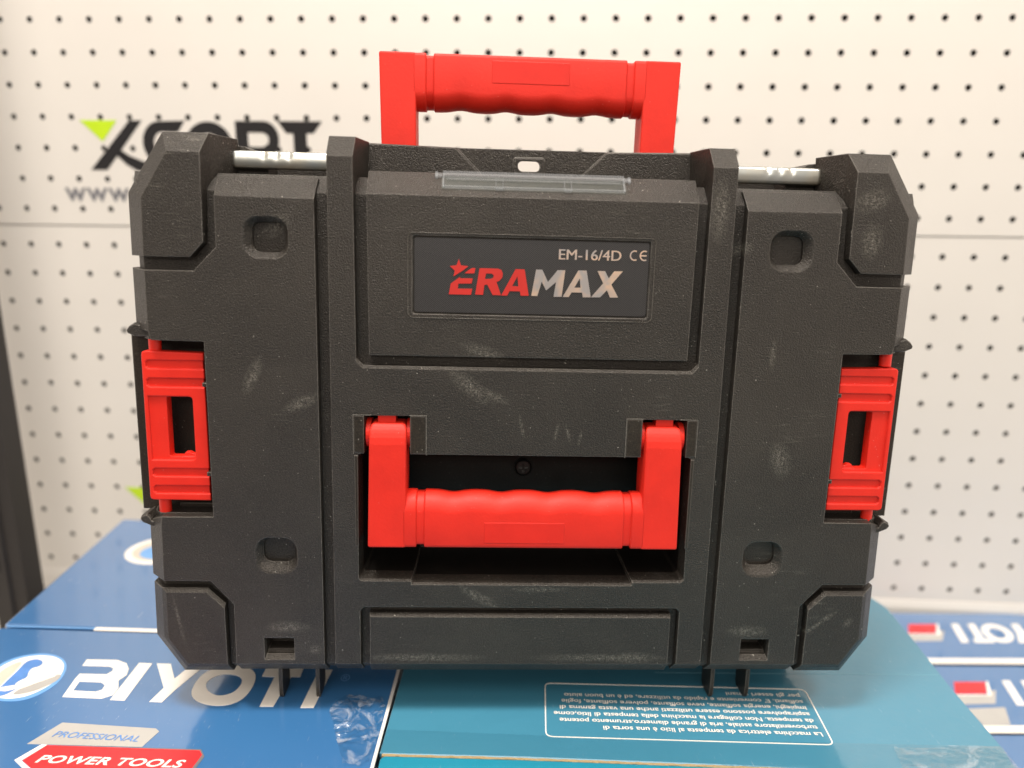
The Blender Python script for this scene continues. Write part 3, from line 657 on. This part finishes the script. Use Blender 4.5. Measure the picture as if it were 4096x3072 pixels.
# ---- logo panel
LP = [(-89.9, 58.2), (90.5, 58.2), (91.0, 146.1), (-90.5, 146.1)]
rec = rrect(-65.9, 65.9, 81.9, 124.8, 1.2, 3)
mb = MB(); plate(mb, [(LP, 0), (off(LP, [.5, .4, 12.8, .4]), 12.8), (off(LP, [.5, .4, 12.8, .4]), 27)], [[(rec, 0), (rec, 1.3)]]); cap(mb, rec, 1.3)
logo_panel = mb.build('logo_panel', 'case', case)
mb = MB(); o1 = rrect(-68.5, 68.6, 79.6, 126.5, 3.2, 6); o2 = off(o1, -.45)
plate(mb, [(o1, -.28), (o1, .05)], [[(o2, -.28), (o2, .05)]]); mb.build('plate_border', 'smooth', logo_panel)
NP = rrect(-64.7, 65.0, 83.0, 123.7, 1.6, 4)
mb = MB(); plate(mb, [(NP, .45), (off(NP, .15), .7), (off(NP, .15), 1.25)]); npl = mb.build('name_plate', 'plate', logo_panel)
npl['label'] = 'black foil name plate with diagonal lines, red and silver lettering'
def flet(n, mat, holes=()):
    P = D[n]; H = [D[h] for h in holes]
    P = P if area2(P) > 0 else P[::-1]
    mb = MB(); mb.poly(P, H, lambda x, z: (x, .10, z))
    for l in [P]+H: mb.strip([(x, .10, z) for x, z in l], [(x, .5, z) for x, z in l])
    return mb.build('plate_letter', mat, logo_panel)
for n in ('E1', 'E2', 'ST', ): flet(n, 'foilred')
flet('R', 'foilred', ['Rh']); flet('A', 'foilred', ['Ah']); flet('M', 'foil'); flet('A2', 'foil', ['A2h']); flet('X', 'foil')
text_mesh('plate_text', 'EM-16/4D', lambda u, v: (14.7+34.6*u, .15, 113.7+5.9*v), 'foil', logo_panel)
text_mesh('plate_text', 'EM-16/4D', lambda u, v: (14.95+34.6*u, .13, 113.72+5.9*v), 'foil', logo_panel)
def carc(cx, cz, bar):
    mb = MB(); a = arc(cx, cz, 2.75, 2.9, 62, 298, 16); b = arc(cx, cz, 2.0, 2.15, 298, 62, 16)
    mb.poly(a+b, [], lambda x, z: (x, .15, z))
    if bar: mb.add([(cx-2.4, .14, cz-.38), (cx+1.2, .14, cz-.38), (cx+1.2, .14, cz+.38), (cx-2.4, .14, cz+.38)], [(0, 1, 2, 3)])
    mb.build('plate_text', 'foil', logo_panel)
carc(56.9, 116.8, False); carc(62.4, 116.8, True)
# ---- lower panel
BP = [(-91.2, -132.4), (91.6, -132.4), (91.5, -101.2), (-91.1, -101.2)]
part('lower_panel', lambda mb: plate(mb, [(BP, 0), (off(BP, [2, .3, 1.6, .3]), 2.0), (off(off(BP, [2, .3, 1.6, .3]), [7.8, .3, .2, .3]), 9.8), (off(off(BP, [2, .3, 1.6, .3]), [7.8, .3, .2, .3]), 27)]), both=False)
# ---- backboard between the rails, with hanging hole
mb = MB(); ov = rrect(-7.6, 5.4, 162.9, 169.1, 2.9, 6)
bb = [(-94, 140), (94, 140), (94, 176.3), (47, 175.3), (-47, 175.1), (-94, 175.4)]
plate(mb, [(bb, 37.5), (off(bb, .1), 37.6), (off(bb, .1), 41)], [[(ov, 37.5), (ov, 41)]])
for s_ in (-1, 1):   # outer thickened fields with slanted edge
    q = [(-93.9, 150), (-24.0, 150), (-31, 161.5), (-44.5, 174.6), (-93.9, 175.6)]
    if s_ > 0: q = mir(q)
    plate(mb, [(q, 34.8), (off(q, [0, 1.4, 1.4, .6, 0] if s_ < 0 else [.0, .6, 1.4, 1.4, 0]), 36), (off(q, .5), 37.6)])
tb = rrect(-10.3, 8.2, 150, 170.9, 2, 4); plate(mb, [(off(tb, -.8), 35.6), (tb, 36.3), (tb, 37.7)], [[(ov, 35.6), (ov, 37.6)]])
mb.build('back_board', 'case', case)
# ---- rear shell
def rs(mb):
    o = [(-222, -120), (-206, -146), (206, -146), (222, -120), (222, 140), (206, 154), (-206, 154), (-222, 140)]
    plate(mb, [(o, 50), (off(o, -.5), 120), (off(o, -8), 130)]); cap(mb, off(o, -8), 130)
part('rear_shell', rs, both=False)
def inner(mb):
    q = [(-221, -118), (-204, -140), (-99, -140), (-99, 150), (-206, 150), (-221, 138)]
    plate(mb, [(q, 28), (q, 50)])
part('rear_wall', inner, 'smooth')
def rblk(mb):
    q = [(-168, 150), (-95, 150), (-95, 165), (-168, 165)]; plate(mb, [(q, 50), (q, 118)]); cap(mb, q, 118)
part('rear_ledge', rblk)
def rcor(mb):
    q2 = [(-201, 148), (-150, 148), (-151, 164), (-163.2, 171.6), (-197, 174.5)]
    plate(mb, [(q2, 32), (off(q2, 0.2), 60), (off(q2, 0.2), 120)]); cap(mb, off(q2, .2), 120)
part('rear_corner', rcor)
# rim beside each latch, ears above and below it
def rim(mb):
    q = [(-228.4, -41), (-218, -41), (-218, 64.2), (-228.4, 64.2)]
    plate(mb, [(q, 19), (off(q, [0, 0, 0, .6]), 20), (off(q, [0, 0, 0, .6]), 29)])
part('latch_rim', rim, 'smooth')
part('latch_step', lambda mb: plate(mb, [([(-206, -40), (-181, -40), (-181, -36.5), (-206, -36.5)], 17), ([(-206, -40), (-181, -40), (-181, -36.5), (-206, -36.5)], 28)]), 'smooth')
def ear(mb):
    a = [(-208.8, 64.7), (-208.8, 69.2), (-211, 70.5), (-221.6, 72.6), (-224.6, 70.6), (-226.2, 68.4), (-225.6, 66.6), (-222.5, 65.2), (-221, 64.7)]
    b = [(-209.8, -47.8), (-218.5, -48.2), (-224.4, -45.6), (-226.0, -43.4), (-225.2, -41.4), (-221.8, -39.8), (-219.2, -42.2), (-218.6, -43.8), (-209.8, -43.8)]
    return a, b
def ear1(mb, q):
    q = q if area2(q) > 0 else q[::-1]
    plate(mb, [(off(q, -.7), 7.0), (q, 8.6), (q, 24)]); cap(mb, q, 24)
pieces('latch_lug', [lambda mb: ear1(mb, ear(mb)[0]), lambda mb: ear1(mb, ear(mb)[1])])
pieces('latch_hook', [lambda mb: mb.box(-183.4, -180.0, 1.5, 5, 38, 40.2), lambda mb: mb.box(-183.4, -180.0, 1.5, 5, -14.5, -12.3)], 'smooth')
# ---- latches
def latch(dx, sgn):
    SL = [(-26.2, -21.3), (-15.9, -10.9), (36.9, 42.0), (47.4, 52.3)]
    q = [(-217.6, -30.0), (-183.0, -30.2)]; wd = [.8, ]
    for a, b in SL: q += [(-183.0, a), (-213.8, a), (-215.1, a+1.2), (-215.1, b-1.2), (-213.8, b), (-183.0, b)]
    q += [(-183.0, 56.6), (-217.2, 57.4)]
    q0 = fil(q, {0: 2.4, len(q)-1: 2.4})
    win = fil([(-215.1, -6.0), (-190.3, -6.0), (-190.3, 31.6), (-215.1, 31.6)], {1: 2.4, 2: 2.4})
    win2 = rrect(-205.3, -190.4, -4.3, 31.2, 1.2, 3)
    # small snapped teeth at the bottom of the opening
    t0 = [i for i, p_ in enumerate(win2) if p_[1] < -4.2]
    mb = MB(); plate(mb, [(off(q0, -.35), 4.0), (q0, 4.4), (q0, 5.4)], [[(off(win, .3), 4.0), (win, 4.4), (win, 5.4)]])
    full = fil([(-217.6, -30.0), (-183.8, -30.1), (-183.8, 56.5), (-217.2, 57.4)], 2.2)
    plate(mb, [(full, 5.35), (full, 11), (off(full, -1), 12)], [[(win2, 5.35), (win2, 12)]])
    lug = [(-199, -5.0), (-190.6, -5.0), (-190.6, -2.9), (-193, -2.6), (-194.6, -1.6), (-196.8, -1.8), (-198, -3.6)]
    plate(mb, [(lug, 6.6), (lug, 10)])
    th = [(-218, 56), (-184, 56)]
    mb.v = [(x*sgn, y, z+dx) for x, y, z in mb.v]
    lt = mb.build('latch', 'redlatch', case)
    for z0, z1, nm in ((57, 67.0, 'hinge_pin'), (-41.5, -29.5, 'hinge_pin')):
        mb = MB(); pr_ = [(3.4*math.cos(t*math.pi/10), 3.4*math.sin(t*math.pi/10)) for t in range(20)]
        cx, cy = -211.3, 9.3; lo = .62 if z0 < 0 else 1.0
        mb.strip([((cx+a*lo+(1.0 if lo < 1 else 0))*sgn, cy+b*lo, z0+dx*.5) for a, b in pr_], [((cx+a)*sgn, cy+b, z0+3+dx*.5) for a, b in pr_])
        mb.strip([((cx+a)*sgn, cy+b, z0+3+dx*.5) for a, b in pr_], [((cx+a)*sgn, cy+b, z1+dx*.5) for a, b in pr_])
        mb.poly([(a*lo+(1.0 if lo < 1 else 0), b*lo) for a, b in pr_], [], lambda a, b: ((cx+a)*sgn, cy+b, z0+dx*.5))
        mb.build(nm, 'redlatch', lt, smooth=False)
latch(0, 1); latch(-2.0, -1)
# ---- metal rods, three dimples each
def rod(mb):
    K = 20; x0, x1 = -169.5, -108; N = 90; prev = None
    dm = [-151.5, -144.5, -137.5]
    for i in range(N+1):
        x = x0+(x1-x0)*i/N; ring = []
        endf = 1.0 if i > 2 else (.80, .92, .98)[i]
        for k in range(K):
            t = 2*math.pi*k/K; c, s_ = math.cos(t), math.sin(t)
            ry, rz = 4.2*endf, 4.95*endf
            # squarish oval tube
            e_ = .52; y = ry*math.copysign(abs(c)**e_, c); z = rz*math.copysign(abs(s_)**e_, s_)
            for d in dm:
                g = math.exp(-((x-d)/1.5)**2)*math.exp(-((t-math.radians(140))/.42)**2); y += .9*g; z -= .5*g
            ring.append((x, 30+y, 164.2+z))
        if prev: mb.strip(prev, ring)
        else: mb.add(ring, [tuple(range(K))])
        prev = ring
part('metal_rod', rod, 'zinc', smooth=True)
# ---- handle
def handle(zp, Yf, sgn):
    """sgn -1: hangs down from the pivot (front); +1: stands up (top). s = distance from pivot"""
    Z = lambda s_: zp+sgn*s_
    def prof(s0, s1, inset=0, wave=0):
        # (Y, s) section: flat outer/front face, rounded towards the pivot side
        pts = []; y0, y1 = Yf+inset, Yf+21-inset; a, b = s0+inset+wave, s1-inset
        r = 11.0; rb = 2.0
        for i in range(9):
            t = math.radians(180+90*i/8); pts.append((y0+r+r*math.cos(t), a+r*.95+r*.95*math.sin(t)))
        for i in range(9):
            t = math.radians(270+90*i/8); rr = min(r, (y1-y0)-r); pts.append((y1-rr+rr*math.cos(t), a+rr+rr*math.sin(t)))
        for i in range(5):
            t = math.radians(90*i/4); pts.append((y1-rb+rb*math.cos(t), b-rb+rb*math.sin(t)))
        for i in range(5):
            t = math.radians(90+90*i/4); pts.append((y0+rb+rb*math.cos(t), b-rb+rb*math.sin(t)))
        return pts
    S0, S1 = 41.9, 74.4
    def wv_(x):
        return sum(1.45*math.exp(-((x-c_)/6.6)**2) for c_ in (-42, -14, 14, 42))
    def sweep(mb, xs, ins, wave=True, caps=True):
        prev = None
        for x, i_ in zip(xs, ins):
            ring = [(x, y, Z(s_)) for y, s_ in prof(S0, S1, i_, wv_(x) if wave else 0)]
            if prev: mb.strip(prev, ring)
            elif caps: mb.add(ring, [tuple(range(len(ring)))])
            prev = ring
        if caps: mb.add(prev, [tuple(range(len(prev)))])
    mb = MB(); xs = [-70.5, -63.6, -63.2, -63.1, -58.75, -58.65, -58.2]+[-58+i for i in range(1, 116)]+[58.2, 58.65, 58.75, 63.1, 63.2, 63.6, 70.5]
    ins = [0, 0, .5, 1.2, 1.2, .5, 0]+[0]*115+[0, .5, 1.2, 1.2, .5, 0, 0]
    sweep(mb, xs, ins, True); ob = mb.build('carry_handle', 'red', case, smooth=True)
    md = ob.modifiers.new('edges', 'EDGE_SPLIT'); md.split_angle = math.radians(38)
    for s_ in (-1, 1):
        # leg: rounded bar, top end rounded about the pivot
        mb = MB()
        lp = [(69.4, 74.4), (91.4, 74.4), (89.9, 4.0), (89.0, 1.2), (87.6, 0), (71.4, 0), (69.8, 1.2), (69.0, 4.0)]
        a = [(x*s_, Z(q)) for x, q in lp]
        if area2(a) < 0: a = a[::-1]
        a2 = fil(a, {i: 1.4 for i, p_ in enumerate(a) if abs(p_[1]-Z(74.4)) < .01})
        # extra stations near the pivot so that the end can round over
        plate(mb, [(off(a2, -.9), Yf), (off(a2, -.3), Yf+.25), (a2, Yf+.9), (a2, Yf+20.5)]); cap(mb, a2, Yf+20.5)
        lg = mb.build('leg', 'red', ob)
        import bmesh
        bm = bmesh.new(); bm.from_mesh(lg.data)
        for sp in (2, 3.5, 5.5, 8, 12):
            bmesh.ops.bisect_plane(bm, geom=bm.verts[:]+bm.edges[:]+bm.faces[:], dist=1e-7, plane_co=(0, 0, Z(sp)*MM), plane_no=(0, 0, 1))
        for v in bm.verts:
            q = (v.co.z*1000-zp)*sgn
            if q < 12:
                k = 12-max(q, 0); v.co.y += MM*(12-math.sqrt(max(0, 144-k*k)))*(.62 if v.co.y*1000-Yf < 10 else -.5)
        bm.to_mesh(lg.data); bm.free()
    # smooth label field
    za, zb = sorted((Z(58.2), Z(71.2)))
    mb = MB(); q = rrect(-23.6, 23.7, za, zb, .4, 2); plate(mb, [(off(q, -.1), Yf-.10), (q, Yf-.05), (q, Yf+.5)]); mb.build('label_field', 'redlabel', ob)
    return ob
h1 = handle(19.2, -4.0, -1)
h2 = handle(157.8, 62.0, 1)
# pivot tabs and drums of the front handle
def pivot(mb):
    q = rrect(-85.6, -75.4, 17.5, 23.0, .4, 2); plate(mb, [(q, 2.4), (q, 12)])
part('pivot_tab', pivot, 'redlatch')
def drum(mb, x0, x1):
    K = 24
    if 1:
        A = [(x0, 9+8.2*math.cos(2*math.pi*k/K), 11.4+8.6*math.sin(2*math.pi*k/K)) for k in range(K)]; B = [(x1, y, z) for _, y, z in A]
        mb.strip(A, B); mb.add(A, [tuple(range(K))]); mb.add(B, [tuple(range(K))])
pieces('pivot_drum', [lambda mb: drum(mb, -92.6, -89.6), lambda mb: drum(mb, -69.2, -66.9)], 'redlatch')
# smooth hinge covers let into the frame
for q, y in (([(-99.2, 1.4), (-93.4, .7), (-93.2, 23.2), (-99.2, 23.2)], -.22), ([(-66.9, .9), (-57.9, .9), (-57.9, 23.4), (-66.9, 23.4)], -.24), ([(-99.0, -56), (-97.1, -56), (-96.9, -.4), (-99.0, -.4)], -.2)):
    part('hinge_cover', lambda mb: plate(mb, [(off(q, -.25), y), (q, y+.2), (q, 2)]), 'smooth')
for a in ([(-99.55, .6), (-99.3, .6), (-99.3, 23.5), (-99.55, 23.5)], [(-99.5, 23.45), (-89, 23.45), (-89, 23.7), (-99.5, 23.7)], [(-67.5, 23.6), (-57.6, 23.6), (-57.6, 23.85), (-67.5, 23.85)], [(-57.85, .2), (-57.6, .2), (-57.6, 23.5), (-57.85, 23.5)]):
    part('parting_flash', lambda mb: plate(mb, [(a, -.36), (a, .4)]), 'flash')
# screw in the recess
K = 20
mb = MB(); ci = [(1.3+5.4*math.cos(2*math.pi*k/K), -20.0+5.4*math.sin(2*math.pi*k/K)) for k in range(K)]
cr = [(1.3+x, -20.0+z) for x, z in ((-3, -.7), (-.7, -.7), (-.7, -3), (.7, -3), (.7, -.7), (3, -.7), (3, .7), (.7, .7), (.7, 3), (-.7, 3), (-.7, .7), (-3, .7))]
plate(mb, [(off(ci, -1), 42.2), (ci, 43.2), (ci, 48)], [[(cr, 42.2), (cr, 44.5)]]); cap(mb, cr, 44.5); mb.build('screw', 'screw', case)
# ---- clear label holder on the slanted top of the logo panel
def sl(x, t, h):   # t along the slope in z from 146, h above it
    return (x, (t-146.1)-h*.707, t+h*.707)
def bar(mb, x0, x1, t0, t1, h0, h1):
    mb.add([sl(x, t, h) for x in (x0, x1) for t in (t0, t1) for h in (h0, h1)], [(0, 1, 3, 2), (4, 6, 7, 5), (0, 4, 5, 1), (2, 3, 7, 6), (0, 2, 6, 4), (1, 5, 7, 3)])
lh = empty('label_holder', (0, 5, 150)); attach(lh, case)
mb = MB(); bar(mb, -50.6, 51.2, 149.6, 157.2, .02, .12); mb.build('slot_bed', 'bed', lh)
mb = MB()
bar(mb, -50, 50.6, 156.4, 158.9, .3, 1.8); bar(mb, -49.6, 50.2, 150.1, 150.9, .3, 1.6); bar(mb, -50, -49, 150.1, 157.4, .3, 1.7); bar(mb, 49.6, 50.6, 150.1, 157.4, .3, 1.7)
bar(mb, -48, 48.6, 154.6, 155.1, .9, 1.5)
for c_ in (-18.8, 18.8):
    bar(mb, c_-2.1, c_-1.7, 149.4, 155.4, .9, 1.9); bar(mb, c_+1.7, c_+2.1, 149.4, 155.4, .9, 1.9); bar(mb, c_-2.1, c_+2.1, 149.4, 149.9, .5, 1.9)
for s_ in (-1, 1): bar(mb, s_*52.2-1.9, s_*52.2+1.9, 155.9, 157.8, .3, 1.6); bar(mb, s_*53.4-.8, s_*53.4+.8, 155.2, 158.3, .3, 1.9)
mb.build('clear_frame', 'holder', lh)
mb = MB(); bar(mb, -49.2, 49.8, 150.9, 156.3, .5, .9); mb.build('clear_cover', 'clear', lh)
# ---- fins the case stands on
def foot(mb, xa, xb):
    pr_ = [(18, -138), (17.6, -160), (18.4, -165.5), (20, -168), (33, -168), (35.5, -165), (36, -138)]
    A = [(xa, y, z) for y, z in pr_]; B = [(xb, y, z) for y, z in pr_]; mb.strip(A, B); mb.add(A, [tuple(range(7))]); mb.add(B, [tuple(range(7))])
for xa, xb in ((-151.6, -149.2), (-128.4, -126.0)): part('foot', lambda mb: foot(mb, xa, xb), 'smooth')
part('rear_shadow_bar', lambda mb: mb.box(-196, 196, 62, 118, -168, -145), 'smooth', both=False)  # unseen rear bar added to block light under the case; also carries it
